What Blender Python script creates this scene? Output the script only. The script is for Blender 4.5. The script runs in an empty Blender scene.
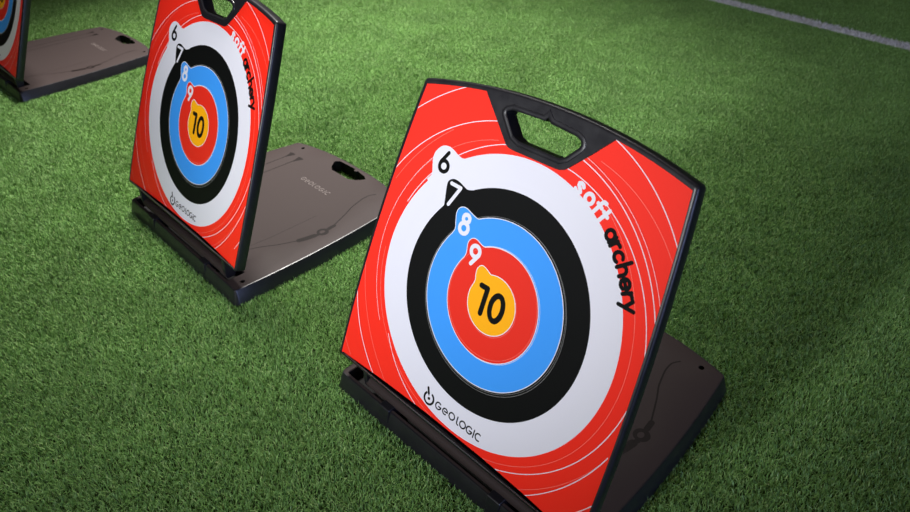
import bpy, bmesh, math, random
import numpy as np
from mathutils import Vector, Matrix, Euler
from mathutils.geometry import delaunay_2d_cdt

sc = bpy.context.scene
COL = sc.collection
PI = math.pi
random.seed(4)
RNG = np.random.default_rng(7)

# ------------------------------------------------------------------ camera
cam_d = bpy.data.cameras.new('camera')
cam = bpy.data.objects.new('camera', cam_d)
COL.objects.link(cam)
sc.camera = cam
CAM_H, PITCH, ROLL = 0.8486, 0.6205, -0.0147
cam_d.sensor_fit = 'HORIZONTAL'
cam_d.sensor_width = 36.0
cam_d.lens = 36.0 * 709.92 / 910.0
cam_d.clip_start = 0.02
cam.matrix_world = (Matrix.Translation((0, 0, CAM_H)) @ Matrix.Rotation(PI / 2 - PITCH, 4, 'X')
                    @ Matrix.Rotation(ROLL, 4, 'Z'))
cam_d.dof.use_dof = True
cam_d.dof.focus_distance = 1.05
cam_d.dof.aperture_fstop = 8.0

# ------------------------------------------------------------------ world
world = bpy.data.worlds.new('hall_light')
sc.world = world
world.use_nodes = True
nt = world.node_tree
for n in list(nt.nodes):
    nt.nodes.remove(n)
w_out = nt.nodes.new('ShaderNodeOutputWorld')
w_bg = nt.nodes.new('ShaderNodeBackground')
w_tc = nt.nodes.new('ShaderNodeTexCoord')
w_sep = nt.nodes.new('ShaderNodeSeparateXYZ')
w_ramp = nt.nodes.new('ShaderNodeValToRGB')
nt.links.new(w_tc.outputs['Generated'], w_sep.inputs[0])
nt.links.new(w_sep.outputs['Z'], w_ramp.inputs[0])
nt.links.new(w_ramp.outputs[0], w_bg.inputs[0])
nt.links.new(w_bg.outputs[0], w_out.inputs[0])
w_bg.inputs[1].default_value = 0.06
cr = w_ramp.color_ramp
cr.elements[0].position = 0.0
cr.elements[0].color = (0.12, 0.12, 0.12, 1)
cr.elements[1].position = 1.0
cr.elements[1].color = (1.0, 0.84, 0.66, 1)
e = cr.elements.new(0.25); e.color = (0.46, 0.44, 0.44, 1)
e = cr.elements.new(0.55); e.color = (0.95, 0.82, 0.74, 1)


# ------------------------------------------------------------------ lamps of the hall, plus an added fill
def spot(name, loc, aim, power, size, angle, blend, color):
    d = bpy.data.lights.new(name, 'SPOT')
    d.energy = power
    d.shadow_soft_size = size
    d.spot_size = math.radians(angle)
    d.spot_blend = blend
    d.color = color
    o = bpy.data.objects.new(name, d)
    o.location = loc
    o.rotation_euler = (Vector(aim) - Vector(loc)).to_track_quat('-Z', 'Y').to_euler()
    COL.objects.link(o)
    return o


spot('ceiling_spotlight', (-0.3, 3.2, 3.6), (-0.42, 2.18, 0), 2600, 0.45, 47, 1.0, (1.0, 0.97, 0.92))
spot('front_spotlight', (-1.7, -0.9, 1.35), (-0.205, 0.91, 0.56), 330, 0.20, 39.5, 1.0, (0.94, 0.96, 1.0))
area_d = bpy.data.lights.new('window_light', 'AREA')
area_d.energy = 55
area_d.shape = 'RECTANGLE'
area_d.size = 1.1
area_d.size_y = 0.7
area_d.color = (0.42, 0.52, 1.0)
area = bpy.data.objects.new('window_light', area_d)
area.location = (2.0, -2.0, 0.8)
area.rotation_euler = (Vector((0, 1.0, 0.9)) - Vector(area.location)).to_track_quat('-Z', 'Y').to_euler()
COL.objects.link(area)

fill_d = bpy.data.lights.new('added_fill', 'AREA')  # unseen warm fill, added to tint the lower faces and dim turf
fill_d.energy = 6
fill_d.size = 0.8
fill_d.color = (1.0, 0.74, 0.42)
fill = bpy.data.objects.new('added_fill', fill_d)
fill.location = (-0.6, -1.5, 2.3)
fill.rotation_euler = (Vector((-0.1, 1.0, 0.1)) - Vector(fill.location)).to_track_quat('-Z', 'Y').to_euler()
COL.objects.link(fill)

sc.view_settings.view_transform = 'Standard'
sc.view_settings.look = 'None'
sc.view_settings.exposure = 0.0
sc.view_settings.gamma = 1.0
sc.view_settings.use_curve_mapping = False


# ------------------------------------------------------------------ materials
def lin(c):
    return tuple(((x / 255.0) / 12.92 if x / 255.0 <= 0.04045 else ((x / 255.0 + 0.055) / 1.055) ** 2.4) for x in c) + (1,)


def mat(name, rgb, rough=0.5, spec=0.5, noise=None, bump=None, coat=0.0):
    m = bpy.data.materials.new(name)
    m.use_nodes = True
    t = m.node_tree
    b = t.nodes['Principled BSDF']
    b.inputs['Base Color'].default_value = lin(rgb)
    b.inputs['Roughness'].default_value = rough
    b.inputs['Specular IOR Level'].default_value = spec
    b.inputs['Coat Weight'].default_value = coat
    tc = t.nodes.new('ShaderNodeTexCoord')
    if noise:
        scale, lo, hi = noise
        n = t.nodes.new('ShaderNodeTexNoise')
        n.inputs['Scale'].default_value = scale
        n.inputs['Detail'].default_value = 5
        mr = t.nodes.new('ShaderNodeMapRange')
        mr.inputs['From Min'].default_value = 0.3
        mr.inputs['From Max'].default_value = 0.7
        mr.inputs['To Min'].default_value = lo
        mr.inputs['To Max'].default_value = hi
        t.links.new(tc.outputs['Object'], n.inputs['Vector'])
        t.links.new(n.outputs['Fac'], mr.inputs['Value'])
        t.links.new(mr.outputs[0], b.inputs['Roughness'])
    if bump:
        scale, st = bump
        n = t.nodes.new('ShaderNodeTexNoise')
        n.inputs['Scale'].default_value = scale
        n.inputs['Detail'].default_value = 3
        bp = t.nodes.new('ShaderNodeBump')
        bp.inputs['Strength'].default_value = st
        bp.inputs['Distance'].default_value = 0.001
        t.links.new(tc.outputs['Object'], n.inputs['Vector'])
        t.links.new(n.outputs['Fac'], bp.inputs['Height'])
        t.links.new(bp.outputs[0], b.inputs['Normal'])
    return m


M = {}
M['red'] = mat('print_red', (246, 42, 24), 0.42, 0.35)
M['white'] = mat('print_white', (222, 222, 232), 0.42, 0.35)
M['black'] = mat('print_black', (10, 11, 11), 0.5, 0.12)
M['blue'] = mat('print_blue', (58, 150, 240), 0.42, 0.35)
M['centre_red'] = mat('print_centre_red', (226, 42, 26), 0.42, 0.35)
M['yellow'] = mat('print_yellow', (248, 172, 10), 0.42, 0.35)
M['pink'] = mat('print_pale_line', (240, 130, 120), 0.42, 0.35)
M['grey_line'] = mat('print_grey_line', (120, 120, 118), 0.42, 0.35)
M['plastic'] = mat('black_plastic', (23, 22, 27), 0.40, 0.5, noise=(60, 0.34, 0.44), bump=(900, 0.10))
M['base'] = mat('sheen_toned_base_plastic', (54, 46, 45), 0.55, 0.10, noise=(9, 0.52, 0.58), bump=(1200, 0.08))  # warm ceiling sheen on the black plastic, put into a lighter brown
M['engrave'] = mat('engraved_plastic', (25, 19, 18), 0.50, 0.10)
M['hole'] = mat('hole_shadow_plastic', (10, 9, 9), 0.7, 0.2)
M['glint'] = mat('glint_toned_lettering', (98, 90, 88), 0.4, 0.3)  # glints on the moulded letters, put into a paler grey


# ------------------------------------------------------------------ 2D tools
def pip(P, poly):
    """points in polygon, vectorised"""
    P = np.asarray(P, float)
    poly = np.asarray(poly, float)
    res = np.zeros(len(P), bool)
    lo, hi = poly.min(0), poly.max(0)
    idx = np.nonzero((P[:, 0] >= lo[0]) & (P[:, 0] <= hi[0]) & (P[:, 1] >= lo[1]) & (P[:, 1] <= hi[1]))[0]
    if len(idx) == 0:
        return res
    x, y = P[idx, 0], P[idx, 1]
    ins = np.zeros(len(idx), bool)
    a = poly
    b = np.roll(poly, -1, 0)
    for (x1, y1), (x2, y2) in zip(a, b):
        if y1 == y2:
            continue
        c = ((y1 > y) != (y2 > y)) & (x < (x2 - x1) * (y - y1) / (y2 - y1) + x1)
        ins ^= c
    res[idx] = ins
    return res


def area2(poly):
    p = np.asarray(poly)
    q = np.roll(p, -1, 0)
    return float((p[:, 0] * q[:, 1] - q[:, 0] * p[:, 1]).sum() / 2)


def ccw(poly):
    poly = np.asarray(poly, float)
    return poly if area2(poly) > 0 else poly[::-1]


def inset(poly, d):
    """move a CCW loop inwards by d (outwards when negative)"""
    if abs(d) < 1e-9:
        return np.array(poly)
    p = np.asarray(poly, float)
    a = p - np.roll(p, 1, 0)
    b = np.roll(p, -1, 0) - p
    a /= np.linalg.norm(a, axis=1)[:, None]
    b /= np.linalg.norm(b, axis=1)[:, None]
    na = np.stack([-a[:, 1], a[:, 0]], 1)
    nb = np.stack([-b[:, 1], b[:, 0]], 1)
    m = na + nb
    m /= np.maximum((m * m).sum(1) / 2, 0.5)[:, None]
    return p + m * d


def round_corners(pts, radii, n=6):
    """closed polygon with rounded corners"""
    out = []
    N = len(pts)
    for i in range(N):
        p = np.array(pts[i], float)
        r = radii[i] if hasattr(radii, '__len__') else radii
        a = np.array(pts[i - 1], float) - p
        b = np.array(pts[(i + 1) % N], float) - p
        la, lb = np.linalg.norm(a), np.linalg.norm(b)
        a /= la
        b /= lb
        if r <= 0:
            out.append(p)
            continue
        ang = math.acos(max(-1, min(1, float(a @ b))))
        t = min(r / math.tan(ang / 2), 0.48 * la, 0.48 * lb)
        if ang > 3.05:
            out.append(p)
            continue
        s, e_ = p + a * t, p + b * t
        for k in range(n + 1):
            q = k / n
            out.append((1 - q) ** 2 * s + 2 * q * (1 - q) * p + q * q * e_)
    return np.array(out)


def circle(cx, cy, r, n=64, ry=None):
    t = np.linspace(0, 2 * PI, n, endpoint=False)
    return np.stack([cx + r * np.cos(t), cy + (ry or r) * np.sin(t)], 1)


def arc(cx, cy, r, a0, a1, n=14, ry=None):
    t = np.radians(np.linspace(a0, a1, n))
    return np.stack([cx + r * np.cos(t), cy + (ry or r) * np.sin(t)], 1)


def stroke_polys(line, w, n=7):
    """capsules along a polyline"""
    line = np.asarray(line, float)
    out = []
    for p, q in zip(line[:-1], line[1:]):
        d = q - p
        L = np.linalg.norm(d)
        if L < 1e-7:
            continue
        a = math.atan2(d[1], d[0])
        t1 = np.linspace(a - PI / 2, a + PI / 2, n)
        t2 = np.linspace(a + PI / 2, a + 3 * PI / 2, n)
        out.append(np.concatenate([q + w / 2 * np.stack([np.cos(t1), np.sin(t1)], 1),
                                   p + w / 2 * np.stack([np.cos(t2), np.sin(t2)], 1)]))
    return out


def ribbon(line, w):
    """closed polygon around a smooth open line"""
    line = np.asarray(line, float)
    d = np.gradient(line, axis=0)
    d /= np.linalg.norm(d, axis=1)[:, None]
    n = np.stack([-d[:, 1], d[:, 0]], 1)
    return np.concatenate([line + n * w / 2, (line - n * w / 2)[::-1]])


def cdt(loops, extra=()):
    verts, edges = [], []
    for lp in loops:
        s = len(verts)
        verts += [Vector((float(x), float(y))) for x, y in lp]
        k = len(lp)
        edges += [(s + i, s + (i + 1) % k) for i in range(k)]
    verts += [Vector((float(x), float(y))) for x, y in extra]
    v, _, f, _, _, _ = delaunay_2d_cdt(verts, edges, [], 0, 1e-7, False)
    V = np.array([(a.x, a.y) for a in v])
    F = np.array([tuple(t) for t in f if len(t) == 3], int)
    return V, F


def region(outer, holes, shapes=(), grid=None, default=0):
    """triangulate outer minus holes; shapes = [(polygon, material index)] bottom to top"""
    loops = [outer] + list(holes) + [s[0] for s in shapes]
    extra = []
    if grid:
        lo, hi = np.min(outer, 0), np.max(outer, 0)
        gx = np.arange(lo[0], hi[0], grid)
        gy = np.arange(lo[1], hi[1], grid)
        g = np.array([(x, y) for x in gx for y in gy])
        g = g[pip(g, inset(outer, 0.002))]
        extra = g
    V, F = cdt(loops, extra)
    C = V[F].mean(1)
    keep = pip(C, outer)
    for h in holes:
        keep &= ~pip(C, h)
    F, C = F[keep], C[keep]
    mi = np.full(len(F), default)
    for poly, k in shapes:
        if callable(k):
            continue
        mi[pip(C, poly)] = k
    return V, F, mi


class MB:
    """collects faces of one mesh"""

    def __init__(self, fmap=None):
        self.v, self.f, self.m = [], [], []
        self.fmap = fmap or (lambda P: P)

    def add(self, V, F, m=0):
        s = len(self.v)
        V = self.fmap(np.asarray(V, float))
        self.v += [tuple(map(float, p)) for p in V]
        self.f += [tuple(int(i) + s for i in f) for f in F]
        self.m += (list(map(int, m)) if hasattr(m, '__len__') else [m] * len(F))

    def cap(self, outer, holes, w, m=0, **k):
        V, F, mi = region(outer, holes, default=m, **k)
        self.add(np.c_[V, np.full(len(V), w)], F, mi)

    def wall(self, loop, profile, m=0, closed_profile=False):
        """profile: [(inset, w)] ; loop CCW"""
        n = len(loop)
        V = np.concatenate([np.c_[inset(loop, d), np.full(n, w)] for d, w in profile])
        F = []
        for r in range(len(profile) - 1):
            for i in range(n):
                j = (i + 1) % n
                F.append((r * n + i, r * n + j, (r + 1) * n + j, (r + 1) * n + i))
        if closed_profile:
            r = len(profile) - 1
            for i in range(n):
                j = (i + 1) % n
                F.append((r * n + i, r * n + j, j, i))
        self.add(V, F, m)

    def box(self, x0, x1, y0, y1, z0, z1, bev=0.001, m=0):
        lp = round_corners([(x0, y0), (x1, y0), (x1, y1), (x0, y1)], bev * 1.2, 3)
        self.wall(lp, [(bev, z0), (0, z0 + bev), (0, z1 - bev), (bev, z1)], m)
        self.cap(inset(lp, bev), [], z0, m)
        self.cap(inset(lp, bev), [], z1, m)

    def rod(self, p, q, r, n=24, m=0, bev=0.0015):
        p, q = np.array(p, float), np.array(q, float)
        d = q - p
        L = np.linalg.norm(d)
        d /= L
        a = np.cross(d, (0, 0, 1.0) if abs(d[2]) < .9 else (1.0, 0, 0))
        a /= np.linalg.norm(a)
        b = np.cross(d, a)
        t = np.linspace(0, 2 * PI, n, endpoint=False)
        ring = np.outer(np.cos(t), a) + np.outer(np.sin(t), b)
        V = [p + ring * (r - bev), p + d * bev + ring * r, q - d * bev + ring * r, q + ring * (r - bev)]
        F = []
        for k in range(3):
            for i in range(n):
                j = (i + 1) % n
                F.append((k * n + i, k * n + j, (k + 1) * n + j, (k + 1) * n + i))
        F.append(tuple(range(n)))
        F.append(tuple(range(3 * n, 4 * n)))
        self.add(np.concatenate(V), F, m)

    def build(self, name, mats, parent=None, angle=35, merge=True):
        me = bpy.data.meshes.new(name)
        me.from_pydata(self.v, [], self.f)
        for m_ in mats:
            me.materials.append(m_)
        me.polygons.foreach_set('material_index', self.m)
        bm = bmesh.new()
        bm.from_mesh(me)
        if merge:
            bmesh.ops.remove_doubles(bm, verts=bm.verts, dist=1.5e-5)
        bmesh.ops.recalc_face_normals(bm, faces=bm.faces)
        bm.to_mesh(me)
        bm.free()
        me.polygons.foreach_set('use_smooth', [True] * len(me.polygons))
        me.set_sharp_from_angle(angle=math.radians(angle))
        me.update()
        o = bpy.data.objects.new(name, me)
        COL.objects.link(o)
        if parent:
            o.parent = parent
        return o


# ------------------------------------------------------------------ floor and turf
FLOOR_Z = -0.008
fl = MB()
fl.add([(-5, -1.5, FLOOR_Z), (5, -1.5, FLOOR_Z), (5, 8, FLOOR_Z), (-5, 8, FLOOR_Z)], [(0, 1, 2, 3)])
floor = fl.build('floor', [mat('turf_backing', (30, 44, 18), 0.95, 0.1, bump=(300, 0.5))], merge=False)
floor['kind'] = 'structure'

# painted line in plan: two ground points
LA, LB = Vector((1.098, 2.959)), Vector((1.566, 2.377))
LW = 0.052


def turf_material(name, painted):
    m = bpy.data.materials.new(name)
    m.use_nodes = True
    t = m.node_tree
    b = t.nodes['Principled BSDF']
    b.inputs['Roughness'].default_value = 0.55
    b.inputs['Specular IOR Level'].default_value = 0.35
    at = t.nodes.new('ShaderNodeAttribute')
    at.attribute_name = 'tone'
    rp = t.nodes.new('ShaderNodeValToRGB')
    t.links.new(at.outputs['Fac'], rp.inputs[0])
    c = rp.color_ramp
    if painted:
        c.elements[0].color = lin((150, 152, 158))
        c.elements[1].color = lin((236, 236, 240))
    else:
        c.elements[0].color = lin((52, 82, 30))
        c.elements[1].color = lin((200, 216, 158))
        for ps, col in ((0.35, (98, 140, 66)), (0.7, (130, 172, 98)), (0.9, (160, 190, 122))):
            e_ = c.elements.new(ps)
            e_.color = lin(col)
    geo = t.nodes.new('ShaderNodeNewGeometry')
    last = rp.outputs[0]
    if not painted:
        # broad mottling of the pile
        nz = t.nodes.new('ShaderNodeTexNoise')
        nz.inputs['Scale'].default_value = 7
        nz.inputs['Detail'].default_value = 4
        mr = t.nodes.new('ShaderNodeMapRange')
        mr.inputs['From Min'].default_value = 0.3
        mr.inputs['From Max'].default_value = 0.7
        mr.inputs['To Min'].default_value = 0.86
        mr.inputs['To Max'].default_value = 1.12
        mx = t.nodes.new('ShaderNodeVectorMath')
        mx.operation = 'SCALE'
        t.links.new(geo.outputs['Position'], nz.inputs['Vector'])
        t.links.new(nz.outputs['Fac'], mr.inputs['Value'])
        t.links.new(last, mx.inputs[0])
        t.links.new(mr.outputs[0], mx.inputs['Scale'])
        # blades that fall inside the painted line are white
        d = (LB - LA).normalized()
        nrm = Vector((-d.y, d.x))
        dot = t.nodes.new('ShaderNodeVectorMath')
        dot.operation = 'DOT_PRODUCT'
        dot.inputs[1].default_value = (nrm.x, nrm.y, 0)
        t.links.new(geo.outputs['Position'], dot.inputs[0])
        sb = t.nodes.new('ShaderNodeMath')
        sb.operation = 'SUBTRACT'
        sb.inputs[1].default_value = nrm.dot(LA)
        t.links.new(dot.outputs['Value'], sb.inputs[0])
        ab = t.nodes.new('ShaderNodeMath')
        ab.operation = 'ABSOLUTE'
        t.links.new(sb.outputs[0], ab.inputs[0])
        lt = t.nodes.new('ShaderNodeMath')
        lt.operation = 'LESS_THAN'
        lt.inputs[1].default_value = LW / 2
        t.links.new(ab.outputs[0], lt.inputs[0])
        mc = t.nodes.new('ShaderNodeMix')
        mc.data_type = 'RGBA'
        t.links.new(lt.outputs[0], mc.inputs['Factor'])
        t.links.new(mx.outputs[0], mc.inputs['A'])
        mc.inputs['B'].default_value = lin((215, 216, 220))
        last = mc.outputs['Result']
    t.links.new(last, b.inputs['Base Color'])
    return m


def blades(P, lmin, lmax, wid):
    """P: (n,2) roots -> bent two-segment blades"""
    n = len(P)
    az = RNG.uniform(0, 2 * PI, n)
    lean = RNG.uniform(0.15, 0.95, n)
    L = RNG.uniform(lmin, lmax, n)
    w = wid * RNG.uniform(0.7, 1.2, n)
    d = np.stack([np.cos(az), np.sin(az)], 1)
    fa = az + PI / 2 + RNG.uniform(-0.8, 0.8, n)
    s = np.stack([np.cos(fa), np.sin(fa), np.zeros(n)], 1) * (w / 2)[:, None]
    root = np.c_[P, np.zeros(n)]
    t1 = lean * 0.6
    t2 = np.minimum(lean * 1.45, 1.5)
    mid = root + np.c_[d * (np.sin(t1) * L * 0.5)[:, None], np.cos(t1) * L * 0.5]
    tip = mid + np.c_[d * (np.sin(t2) * L * 0.5)[:, None], np.cos(t2) * L * 0.5]
    V = np.stack([root - s, root + s, mid + s * 0.9, mid - s * 0.9, tip], 1).reshape(-1, 3)
    k = np.arange(n)[:, None] * 5
    quads = k + np.array([0, 1, 2, 3])
    tris = k + np.array([3, 2, 4])
    tone = np.repeat(np.clip(RNG.beta(2.2, 2.4, n), 0, 1), 5)
    return V, quads, tris, tone


def blade_object(name, P, lmin, lmax, wid, m):
    V, Q, T, tone = blades(P, lmin, lmax, wid)
    me = bpy.data.meshes.new(name)
    nl = Q.size + T.size
    me.vertices.add(len(V))
    me.vertices.foreach_set('co', V.ravel())
    me.loops.add(nl)
    me.loops.foreach_set('vertex_index', np.concatenate([Q.ravel(), T.ravel()]).astype(np.int32))
    me.polygons.add(len(Q) + len(T))
    starts = np.concatenate([np.arange(len(Q)) * 4, Q.size + np.arange(len(T)) * 3]).astype(np.int32)
    me.polygons.foreach_set('loop_start', starts)
    me.update(calc_edges=True)
    a = me.attributes.new('tone', 'FLOAT', 'POINT')
    a.data.foreach_set('value', tone.astype(np.float32))
    me.materials.append(m)
    o = bpy.data.objects.new(name, me)
    COL.objects.link(o)
    return o


TILE = 0.25
nbl = 19000
turf = blade_object('artificial_grass', RNG.uniform(-TILE / 2, TILE / 2, (nbl, 2)), 0.0065, 0.0125, 0.0013,
                    turf_material('turf_blades', False))
turf.location = (0, 0, FLOOR_Z)
turf['kind'] = 'stuff'
turf['label'] = 'short green artificial grass covering the whole floor under the archery targets'
turf['category'] = 'artificial grass'
g = bpy.data.node_groups.new('lay_turf', 'GeometryNodeTree')
g.interface.new_socket('Geometry', in_out='INPUT', socket_type='NodeSocketGeometry')
g.interface.new_socket('Geometry', in_out='OUTPUT', socket_type='NodeSocketGeometry')
gi = g.nodes.new('NodeGroupInput')
go = g.nodes.new('NodeGroupOutput')
gr = g.nodes.new('GeometryNodeMeshGrid')
NX, NY = 30, 22
gr.inputs['Size X'].default_value = TILE * (NX - 1)
gr.inputs['Size Y'].default_value = TILE * (NY - 1)
gr.inputs['Vertices X'].default_value = NX
gr.inputs['Vertices Y'].default_value = NY
tr = g.nodes.new('GeometryNodeTransform')
tr.inputs['Translation'].default_value = (0.2, 2.3, 0)
ip = g.nodes.new('GeometryNodeInstanceOnPoints')
rv = g.nodes.new('FunctionNodeRandomValue')
rv.data_type = 'INT'
rv.inputs['Min'].default_value = 0
rv.inputs['Max'].default_value = 3
ml = g.nodes.new('ShaderNodeMath')
ml.operation = 'MULTIPLY'
ml.inputs[1].default_value = PI / 2
cx = g.nodes.new('ShaderNodeCombineXYZ')
g.links.new(gr.outputs['Mesh'], tr.inputs['Geometry'])
g.links.new(tr.outputs['Geometry'], ip.inputs['Points'])
g.links.new(gi.outputs[0], ip.inputs['Instance'])
g.links.new([s_ for s_ in rv.outputs if s_.type == 'INT'][0], ml.inputs[0])
g.links.new(ml.outputs[0], cx.inputs['Z'])
g.links.new(cx.outputs[0], ip.inputs['Rotation'])
g.links.new(ip.outputs[0], go.inputs[0])
md = turf.modifiers.new('lay_turf', 'NODES')
md.node_group = g

# white painted line, blades of its own a touch above the green pile
d = (LB - LA).normalized()
nn = Vector((-d.y, d.x))
nw = 30000
tt = RNG.uniform(-1.3, 2.2, nw)
ss = RNG.uniform(-LW / 2, LW / 2, nw) * RNG.uniform(0.9, 1.08, nw)
P = np.stack([LA.x + d.x * tt + nn.x * ss, LA.y + d.y * tt + nn.y * ss], 1)
line = blade_object('pitch_line', P, 0.011, 0.020, 0.0018, turf_material('white_turf_blades', True))
line.location = (0, 0, FLOOR_Z)
line['kind'] = 'stuff'
line['label'] = 'thin white pitch marking line crossing the green turf at upper right'
line['category'] = 'line marking'

# ------------------------------------------------------------------ archery target: shared plan shapes
WB0, WB1, V0, V1, BO = 0.235, 0.2059, 0.02, 0.4606, 0.0081
UC, VC = 0.0024, 0.2215
FO, TH = 0.0056, 0.0205
S_ = np.linspace(0, 1, 17)


def hw(s):
    return WB0 + (WB1 - WB0) * s + BO * 4 * s * (1 - s)


def arch_v(u, half=0.206, v=V1, h=0.0245):
    return v + h * (1 - np.abs(u / half) ** 2.1)


# outer outline of the upright board
right = np.stack([hw(S_) + FO, (V0 - FO) + (V1 + 0.007 - V0 + FO) * S_], 1)
au = np.linspace(WB1 + FO, -(WB1 + FO), 31)[1:-1]
top = np.stack([au, arch_v(au, WB1 + FO, V1 + 0.007, 0.0245)], 1)
left = right[::-1] * [-1, 1]


def soften(poly, cor, r, n=5):
    """round only the listed corner indices of a dense loop"""
    rad = [0] * len(poly)
    for c in cor:
        rad[c] = r
    return round_corners([tuple(p) for p in poly], rad, n)


nR = len(right)
outline = np.concatenate([right, top, left])
outline = soften(outline, [0, nR - 1, nR + len(top), len(outline) - 1], 0.007)
outline = ccw(outline)

# opening of the printed face (its top is interrupted by the handle block)
pr = np.stack([hw(S_), V0 + (V1 - V0) * S_], 1)
a1 = np.linspace(WB1, 0.0975, 10)[1:]
t1 = np.stack([a1, arch_v(a1)], 1)
block = np.array([(0.0735, 0.4541), (0.0493, 0.4297), (0.0445, 0.4254), (0.0370, 0.4225), (0.030, 0.4218),
                  (-0.034, 0.4215), (-0.0404, 0.4217), (-0.0468, 0.4228), (-0.0512, 0.4250), (-0.0673, 0.4410)])
a2 = np.linspace(-0.1055, -WB1, 10)[:-1]
t2 = np.stack([a2, arch_v(a2)], 1)
pl = pr[::-1] * [-1, 1]
print_loop = ccw(np.concatenate([pr, t1, block, t2, pl]))

hole_loop = ccw(round_corners(
    [(-0.0335, 0.4351), (0.0315, 0.4354), (0.0405, 0.4400), (0.0562, 0.4580), (0.0545, 0.4640), (0.0450, 0.4675),
     (0.0050, 0.4700), (-0.0012, 0.4758), (-0.0046, 0.4707), (-0.0560, 0.4690), (-0.0668, 0.4640), (-0.0440, 0.4390)],
    [0.004, 0.004, 0.005, 0.006, 0.006, 0.004, 0, 0, 0, 0.004, 0.004, 0.005], 4))


# ------------------------------------------------------------------ artwork on the printed face
def spline(pts, n=6):
    p = np.asarray(pts, float)
    p = np.vstack([2 * p[0] - p[1], p, 2 * p[-1] - p[-2]])
    out = []
    for i in range(1, len(p) - 2):
        for t in np.linspace(0, 1, n, endpoint=False):
            out.append(0.5 * (2 * p[i] + (p[i + 1] - p[i - 1]) * t + (2 * p[i - 1] - 5 * p[i] + 4 * p[i + 1] - p[i + 2]) * t * t
                              + (3 * p[i] - p[i - 1] - 3 * p[i + 1] + p[i + 2]) * t ** 3))
    out.append(p[-2])
    return np.array(out)


TABS = {
    6: [(-0.1621, .3380), (-0.1563, .3471), (-0.1573, .3536), (-0.1597, .3613), (-0.1616, .3725), (-0.1580, .3822),
        (-0.1500, .3903), (-0.1399, .3926), (-0.1305, .3908), (-0.1204, .3868), (-0.1113, .3854), (-0.0990, .3898)],
    7: [(-0.1206, .3120), (-0.1220, .3221), (-0.1235, .3302), (-0.1251, .3398), (-0.1252, .3474), (-0.1209, .3526),
        (-0.1145, .3548), (-0.1059, .3541), (-0.0972, .3512), (-0.0890, .3493), (-0.0794, .3522)],
    8: [(-0.0999, .2730), (-0.0937, .2868), (-0.0920, .2932), (-0.0945, .3023), (-0.0969, .3133), (-0.0950, .3208),
        (-0.0890, .3253), (-0.0811, .3260), (-0.0724, .3233), (-0.0635, .3207), (-0.0575, .3206), (-0.0457, .3258)],
    9: [(-0.0667, .2550), (-0.0625, .2664), (-0.0629, .2746), (-0.0642, .2827), (-0.0619, .2894), (-0.0568, .2933),
        (-0.0508, .2938), (-0.0435, .2915), (-0.0363, .2900), (-0.0268, .2924)],
    10: [(-0.0392, .2244), (-0.0365, .2345), (-0.0350, .2416), (-0.0370, .2500), (-0.0368, .2579), (-0.0335, .2634),
         (-0.0280, .2657), (-0.0208, .2639), (-0.0137, .2607), (-0.0079, .2600), (0.0058, .2620)],
}


def tab_ring(R, num, m, shrink=0.0):
    """scoring ring with its number tab"""
    q = ccw(np.vstack([spline(TABS[num]), [(UC, VC)]]))
    q = inset(q, shrink)
    shapes.append((circle(UC, VC, R - shrink, 360), MI[m]))
    shapes.append((q, MI[m]))


shapes = []  # (polygon, material) bottom to top
MI = {'red': 0, 'white': 1, 'black': 2, 'blue': 3, 'centre_red': 4, 'yellow': 5, 'pink': 6, 'grey_line': 7}


def line_arc(cx_, cy_, r, a0, a1, w, m, n=60):
    q = ribbon(arc(UC + cx_, VC + cy_, r, a0, a1, n), w)
    shapes.append((q, MI[m]))


TK, TN = 0.0011, 0.0005
# drifting rings around the target (offsets from the target centre)
for c in [(-0.0121, -0.0086, 0.2922, 108, 136, TK, 'white'), (-0.0196, 0.0030, 0.2314, 98, 156, TK, 'white'),
          (0.0150, -0.0070, 0.2561, 128, 156, TN, 'pink'), (0.0120, 0.0045, 0.2270, 140, 212, TN, 'white'),
          (-0.0206, 0.0198, 0.1907, 104, 150, TN, 'pink'), (0.0135, 0.0005, 0.2139, 100, 160, TK, 'white'),
          (0.0175, -0.0061, 0.2147, 10, 84, TK, 'white'), (-0.0012, 0.0027, 0.2138, -84, 60, TN, 'pink'),
          (-0.0053, 0.0151, 0.2356, -108, -4, TK, 'white'), (-0.0277, 0.0267, 0.2776, -66, -24, TN, 'pink'),
          (-0.0433, 0.0199, 0.2894, -58, -20, TK, 'white'), (0.0000, 0.0, 0.2743, -38, -30, TK, 'white'),
          (0.0000, -0.0136, 0.2447, 22, 78, TK, 'white'), (0.0006, -0.0169, 0.2531, 28, 78, TN, 'white'),
          (0.0453, 0.0029, 0.2304, 40, 80, TN, 'pink'), (0.0067, 0.0053, 0.2680, 36, 74, TK, 'white'),
          (-0.0154, -0.0279, 0.2306, -168, -122, TK, 'white'), (0.0461, 0.0171, 0.2870, -170, -124, TN, 'pink'),
          (0.0, 0.0, 0.2950, -144, -138, TN, 'pink'), (-0.0028, -0.0373, 0.1793, -150, -98, TK, 'white'),
          (-0.004, -0.004, 0.2010, 180, 262, TN, 'pink')]:
    line_arc(*c)

RW, RK, RB, RR, RY = 0.1983, 0.1544, 0.1158, 0.0779, 0.0412
tab_ring(RW, 6, 'white')
tab_ring(RK, 7, 'black')


def thin_circle(cx_, cy_, r, w, m):
    shapes.append((circle(UC + cx_, VC + cy_, r + w / 2, 200), MI[m]))
    return (cx_, cy_, r - w / 2)


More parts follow.
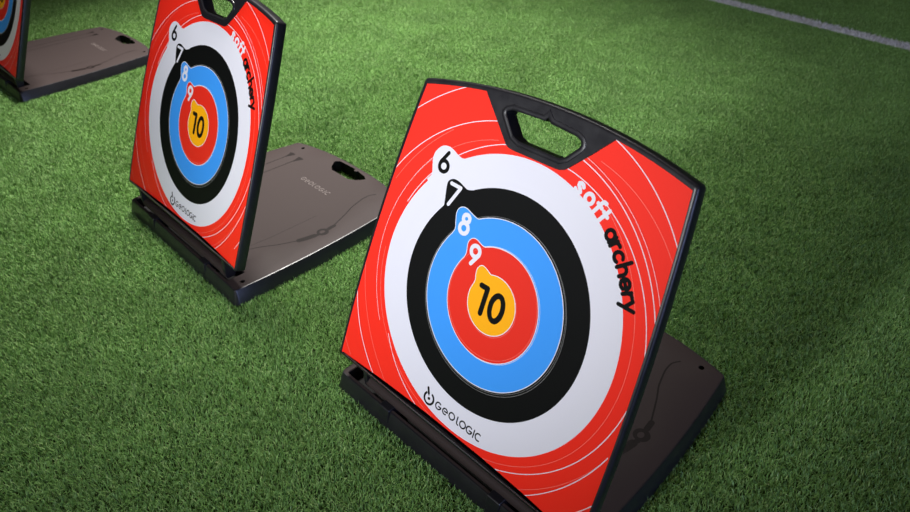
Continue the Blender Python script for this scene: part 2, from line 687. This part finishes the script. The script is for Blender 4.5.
c = thin_circle(0.0015, -0.0012, 0.1190, 0.0006, 'grey_line')
shapes.append((circle(UC + c[0], VC + c[1], c[2], 200), 2))
c = thin_circle(0.0008, 0.0002, 0.1176, 0.0005, 'grey_line')
shapes.append((circle(UC + c[0], VC + c[1], c[2], 200), 2))
tab_ring(RB, 8, 'white')
tab_ring(RB, 8, 'blue', 0.0011)
c = thin_circle(0.0014, 0.0004, 0.0783, 0.0005, 'white')
shapes.append((circle(UC + c[0], VC + c[1], c[2], 200), 3))
tab_ring(RR, 9, 'white')
tab_ring(RR, 9, 'centre_red', 0.0011)
c = thin_circle(-0.0002, 0.0016, 0.0750, 0.0004, 'pink')
shapes.append((circle(UC + c[0], VC + c[1], c[2], 200), 4))
c = thin_circle(0.0008, -0.0008, 0.0420, 0.0004, 'pink')
shapes.append((circle(UC + c[0], VC + c[1], c[2], 200), 4))
tab_ring(RY, 10, 'white')
tab_ring(RY, 10, 'yellow', 0.0011)


def stroke(line_, w, m):
    for q in stroke_polys(line_, w):
        shapes.append((q, MI[m]))


# ring numbers
stroke([(-0.1372, 0.3842), (-0.1464, 0.3690)], 0.0056, 'black')
stroke(arc(-0.1397, 0.3645, 0.0076, 0, 360, 20), 0.0056, 'black')
stroke([(-0.1186, 0.3476), (-0.1012, 0.3468), (-0.1144, 0.3188)], 0.0052, 'white')
stroke(arc(-0.0774, 0.3122, 0.0056, 0, 360, 16), 0.0058, 'white')
stroke(arc(-0.0775, 0.2985, 0.0074, 0, 360, 20), 0.0058, 'white')
stroke(arc(-0.0477, 0.2776, 0.0074, 0, 360, 20), 0.0058, 'white')
stroke([(-0.0404, 0.2748), (-0.0497, 0.2590)], 0.0058, 'white')
stroke([(-0.0215, 0.2398), (-0.0104, 0.2398), (-0.0108, 0.2035)], 0.0080, 'black')
stroke(arc(0.0119, 0.2216, 0.0103, 0, 360, 28, ry=0.0180), 0.0080, 'black')

# rounded lower-case lettering, x-height 1
GL = {
    's': [[(.24, .74), (.12, .85), (-.08, .86), (-.22, .74), (-.16, .60), (.10, .44), (.23, .31), (.14, .16), (-.08, .13), (-.26, .24)]],
    'o': [arc(0, .5, .36, 0, 360, 20)],
    'f': [[(-.06, .14), (-.06, 1.12), (.0, 1.28), (.2, 1.34)], [(-.26, .86), (.2, .86)]],
    't': [[(0, .14), (0, 1.28)], [(-.24, .86), (.24, .86)]],
    'a': [arc(0, .5, .36, 0, 360, 20), [(.36, .14), (.36, .86)]],
    'r': [[(-.18, .14), (-.18, .86)], arc(.14, .54, .32, 180, 75, 8)],
    'c': [arc(.04, .5, .36, 48, 312, 16)],
    'h': [[(-.32, .14), (-.32, 1.36)], np.concatenate([arc(0, .52, .32, 180, 0, 10), [(.32, .14)]])],
    'e': [arc(0, .5, .36, 0, 318, 18), [(-.36, .5), (.36, .5)]],
    'y': [[(-.34, .86), (.0, .18)], [(.34, .86), (-.22, -.30)]],
}
XH, BASE_R = 0.0168, 0.1957
for ch, ang, col in [('s', 70.0, 'white'), ('o', 64.7, 'white'), ('f', 60.2, 'white'), ('t', 56.9, 'white'),
                     ('a', 50.4, 'black'), ('r', 46.6, 'black'), ('c', 43.0, 'black'), ('h', 38.5, 'black'),
                     ('e', 34.0, 'black'), ('r', 30.3, 'black'), ('y', 26.9, 'black')]:
    a = math.radians(ang)
    up = np.array([math.cos(a), math.sin(a)])
    rt = np.array([math.sin(a), -math.cos(a)])
    for ln in GL[ch]:
        ln = np.asarray(ln, float)
        q = np.array([UC, VC]) + up * (BASE_R + max(0, 36 - ang) * 0.0002) + np.outer(ln[:, 0] * XH, rt) + np.outer(ln[:, 1] * XH, up)
        stroke(q, 0.0050 if col == 'black' else 0.0050, col)

# emblem and word in the lower white ring
stroke(arc(-0.0512, 0.0434, 0.0090, 138, 420, 24), 0.0034, 'black')
stroke([(-0.0574, 0.0580), (-0.0538, 0.0500)], 0.0038, 'black')
stroke([(-0.0538, 0.0500), (-0.0528, 0.0478)], 0.0020, 'black')
shapes.append((circle(-0.0512, 0.0430, 0.0024, 20), 2))
H_ = 0.0062
CAPS = {
    'G': [arc(0, 0, .85, 52, 350, 18), [(.84, -.1), (.1, -.1)]],
    'e': [arc(0, -.1, .72, 0, 300, 16), [(-.2, -.1), (.72, -.1)]],
    'O': [arc(0, 0, .85, 0, 360, 22)],
    'L': [[(-.35, .92), (-.35, -.4), (-.2, -.75), (.2, -.9)]],
    'I': [[(0, .92), (0, -.92)]],
    'C': [arc(.15, 0, .85, 62, 298, 16)],
}


def word(put, cx_list, cy_, h, w):
    for ch, x in cx_list:
        for ln in CAPS[ch]:
            ln = np.asarray(ln, float) * h + [x, cy_]
            put(ln, w)


word(lambda ln, w: stroke(ln, w, 'black'),
     [('G', -.0313), ('e', -.0176), ('O', -.0040), ('L', .0088), ('O', .0177), ('G', .0308), ('I', .0396), ('C', .0474)],
     0.0427, H_, 0.0022)

PRINT_V, PRINT_F, PRINT_M = region(print_loop, [], shapes, grid=0.02)

# ------------------------------------------------------------------ base plan shapes
BW0, BW1, BD, BB, TB = 0.2357, 0.2097, 0.4326, 0.0108, 0.0259


def hb(s):
    return BW0 + (BW1 - BW0) * s + BB * 4 * s * (1 - s)


br = np.stack([hb(S_), BD * S_], 1)
ba = np.linspace(BW1, -BW1, 31)[1:-1]
bt = np.stack([ba, BD + 0.027 * (1 - np.abs(ba / BW1) ** 2.5)], 1)
base_outline = np.concatenate([br, bt, br[::-1] * [-1, 1]])
nb = len(br)
rad = [0] * len(base_outline)
rad[0] = 0.005
rad[nb - 1] = 0.012
rad[nb + len(bt)] = 0.012
rad[-1] = 0.010
base_outline = ccw(round_corners([tuple(p) for p in base_outline], rad, 5))
base_hole = ccw(round_corners(
    [(-0.058, 0.438), (-0.0420, 0.4180), (-0.0280, 0.4075), (0.0380, 0.4080), (0.0560, 0.4180), (0.0690, 0.4360),
     (0.0560, 0.4430), (0.0240, 0.4480), (0.0200, 0.4430), (0.0140, 0.4430), (0.0110, 0.4500), (-0.0480, 0.4480)],
    [0.004] * 7 + [0.001] * 4 + [0.004], 4))
trough = ccw(round_corners([(-0.226, 0.0065), (0.196, 0.0065), (0.196, 0.046), (-0.226, 0.046)], 0.004, 4))
PEGS = [(-0.1725, 0.4217), (0.1725, 0.4217), (0.2185, 0.0265)]
peg_loops = [circle(x, y, 0.0048, 20) for x, y in PEGS]
bshapes = []


def bstroke(line_, w, m=1):
    for q in stroke_polys(line_, w):
        bshapes.append((q, m))


def smooth_line(pts, n=40):
    pts = np.asarray(pts, float)
    t = np.r_[0, np.cumsum(np.linalg.norm(np.diff(pts, axis=0), axis=1))]
    q = np.linspace(0, t[-1], n)
    x, y = np.interp(q, t, pts[:, 0]), np.interp(q, t, pts[:, 1])
    for _ in range(3):
        x[1:-1] = (x[:-2] + 2 * x[1:-1] + x[2:]) / 4
        y[1:-1] = (y[:-2] + 2 * y[1:-1] + y[2:]) / 4
    return np.stack([x, y], 1)


bshapes.append((ribbon([(-0.165, .065), (-0.1645, .2), (-0.1650, .374)], 0.0030), 1))
bshapes.append((ribbon([(-0.130, .065), (-0.1300, .2), (-0.1310, .372)], 0.0030), 1))
for x in (-0.1650, -0.1300):
    bshapes.append((np.array([(x - .0016, .362), (x + .0016, .362), (x + .006, .376), (x + .0105, .3865), (x + .006, .389),
                              (x - .006, .389), (x - .0098, .3865), (x - .005, .376)]), 1))
bshapes.append((ribbon(smooth_line([(.115, .055), (.1411, .1128), (.160, .144), (.1745, .178)]), 0.0026), 1))
bshapes.append((ribbon(smooth_line([(.181, .262), (.1587, .3139), (.146, .338), (.1342, .3758), (.1325, .398), (.1410, .411)]), 0.0028), 1))
bstroke([(.1760, .182), (.1800, .196), (.1830, .214)], 0.0135)
bstroke([(.1830, .214), (.1855, .222)], 0.0085)
bstroke([(.1825, .250), (.1805, .266)], 0.0095)
bshapes.append((circle(.1835, .2350, .0130, 32), 1))
bshapes.append((circle(.1825, .2345, .0048, 20, ry=.0062), 0))
bshapes.append((ribbon([(.1205, .065), (.1245, .15), (.1225, .22), (.121, .261)], 0.0012), 1))
word(lambda ln, w: bstroke(ln, w, 2),
     [('G', -.0375), ('e', -.0225), ('O', -.0075), ('L', .0055), ('O', .0190), ('G', .0355), ('I', .0475), ('C', .0580)],
     0.3345, 0.0066, 0.0018)
BV, BF, BM = region(inset(base_outline, 0.0028), [base_hole, trough] + peg_loops, bshapes)


# ------------------------------------------------------------------ one archery target
def build_target(X, Y, yaw, lean, g_, ox, oy, tw, dish, label):
    root = bpy.data.objects.new('archery_target', None)
    root.location = (X, Y, FLOOR_Z)
    root.rotation_euler = (0, 0, yaw)
    COL.objects.link(root)
    root['label'] = label
    root['category'] = 'archery target'
    root['group'] = 'folding soft archery targets standing on the turf'
    ZO = -FLOOR_Z  # plan heights are measured from the tips of the pile
    up = lambda P_: P_ + [0, 0, ZO]

    # ---- base lying on the turf
    b = MB(up)
    zb = FLOOR_Z + 0.0005
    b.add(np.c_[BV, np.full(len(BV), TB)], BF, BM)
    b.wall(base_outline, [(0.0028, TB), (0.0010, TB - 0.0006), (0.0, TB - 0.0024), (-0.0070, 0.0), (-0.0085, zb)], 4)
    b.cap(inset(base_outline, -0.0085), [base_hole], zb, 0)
    b.wall(base_hole, [(0, TB), (0, zb)], 3)
    b.wall(trough, [(0, TB), (0.0012, TB - 0.0014)], 0)
    b.wall(trough, [(0.0012, TB - 0.0014), (0.002, 0.004)], 3)
    b.cap(inset(trough, 0.002), [], 0.004, 3)
    for lp in peg_loops:
        b.wall(lp, [(0, TB), (0, TB - 0.012)], 3)
        b.cap(lp, [], TB - 0.012, 3)
    base = b.build('base', [M['base'], M['engrave'], M['glint'], M['hole'], M['plastic']], root, angle=32)

    # clips that hold the hinge
    for x in (-0.122, 0.108):
        c_ = MB(up)
        lp = round_corners([(-0.0065, 0.004), (-0.0020, TB + .0035), (0.012, TB + .0035), (0.021, 0.040), (0.034, 0.038),
                            (0.042, TB + .002), (0.042, 0.006)], 0.003, 3)
        lp = ccw(lp)
        V = []
        for xx, ins in ((x - .0115, .001), (x - .0105, 0), (x + .0105, 0), (x + .0115, .001)):
            q = inset(lp, ins)
            V.append(np.c_[np.full(len(q), xx), q[:, 0], q[:, 1]])
        n = len(lp)
        F = [(k * n + i, k * n + (i + 1) % n, (k + 1) * n + (i + 1) % n, (k + 1) * n + i) for k in range(3) for i in range(n)]
        F += [tuple(range(n)), tuple(range(3 * n, 4 * n))]
        c_.add(np.concatenate(V), F)
        c_.build('hinge_clip', [M['plastic']], base, angle=30)

    # ---- upright board
    sn, cs = math.sin(lean), math.cos(lean)

    def pm(P_):
        u, v, w = P_[:, 0], P_[:, 1], P_[:, 2]
        ww = w - dish * (u * u - .04) + 0.0222 * ((v - .23) ** 2 - .04) - tw * u * (v - .23)
        y = oy + g_ * u + 0.0024 + v * sn + ww * cs
        z = 0.0497 + v * cs - ww * sn
        return np.stack([u + ox, y, z + ZO], 1)

    f = MB(pm)
    FR = -0.0012
    f.wall(outline, [(0.0046, FR), (0.0029, FR + 0.0004), (0.0014, FR + 0.0014), (0.0004, FR + 0.0029), (0.0, FR + 0.0046),
                     (0.0, TH - 0.003), (0.0009, TH - 0.0009), (0.003, TH)])
    f.cap(inset(outline, 0.0046), [inset(print_loop, -0.0004), hole_loop], FR, 0, grid=0.02)
    f.wall(inset(print_loop, -0.0004), [(0, FR), (0.0004, 0.0003), (0.0012, 0.0003)])
    f.wall(hole_loop, [(0, FR), (0, TH)])
    f.cap(inset(outline, 0.003), [hole_loop], TH, 0, grid=0.02)
    frame = f.build('board_frame', [M['plastic']], root, angle=32)

    p = MB(pm)
    p.add(np.c_[PRINT_V, np.zeros(len(PRINT_V))], PRINT_F, PRINT_M)
    used = p.build('printed_face', [M[k] for k in MI], frame, angle=60, merge=False)

    # raised collar around the hand hole
    h = MB(pm)
    rim = inset(hole_loop, -0.0075)
    h.wall(hole_loop, [(0.0004, 0.004), (0.0002, FR - 0.0004), (-0.0012, FR - 0.0015), (-0.0042, FR - 0.0016),
                       (-0.0062, FR - 0.0010), (-0.0068, FR + 0.0004)])
    h.build('handle', [M['plastic']], frame, angle=40)

    # hinge: barrel under the board with an arm at each end
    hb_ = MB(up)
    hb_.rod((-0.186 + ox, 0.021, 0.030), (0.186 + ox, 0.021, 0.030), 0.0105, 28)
    hb_.build('hinge_barrel', [M['base']], frame, angle=40)  # paler base plastic stands in for light falling on the barrel
    for sx in (-1, 1):
        a_ = MB(up)
        u0 = 0.186 * sx + ox
        lp = round_corners([(0.012, 0.022), (0.030, 0.022), (0.0325, 0.040), (0.0305, 0.066), (0.0120, 0.066), (0.0105, 0.040)], 0.003, 3)
        lp = ccw(lp)
        n = len(lp)
        V = []
        for xx, ins in ((u0 - .0045, .0008), (u0 - .0037, 0), (u0 + .0037, 0), (u0 + .0045, .0008)):
            q = inset(lp, ins)
            V.append(np.c_[np.full(n, xx), q[:, 0], q[:, 1]])
        F = [(k * n + i, k * n + (i + 1) % n, (k + 1) * n + (i + 1) % n, (k + 1) * n + i) for k in range(3) for i in range(n)]
        F += [tuple(range(n)), tuple(range(3 * n, 4 * n))]
        a_.add(np.concatenate(V), F)
        a_.build('hinge_arm', [M['plastic']], frame, angle=40)
    return root


build_target(-0.0268, 0.6629, -0.8091, 0.3998, -0.0062, 0.0042, -0.0021, 0.0203, 0.2471,
             'nearest and largest red archery target, its bottom corner cut by the lower picture edge')
build_target(-0.5742, 1.2198, -0.8221, 0.4038, 0.0032, -0.0050, 0.0052, -0.0216, 0.1982,
             'middle archery target of the row, its whole ringed face and base in view')
build_target(-1.4641, 2.1956, -0.7940, 0.4418, -0.0067, 0.0016, -0.0031, 0.0496, 0.2324,
             'farthest archery target at top left corner, mostly its flat brown-grey base showing')
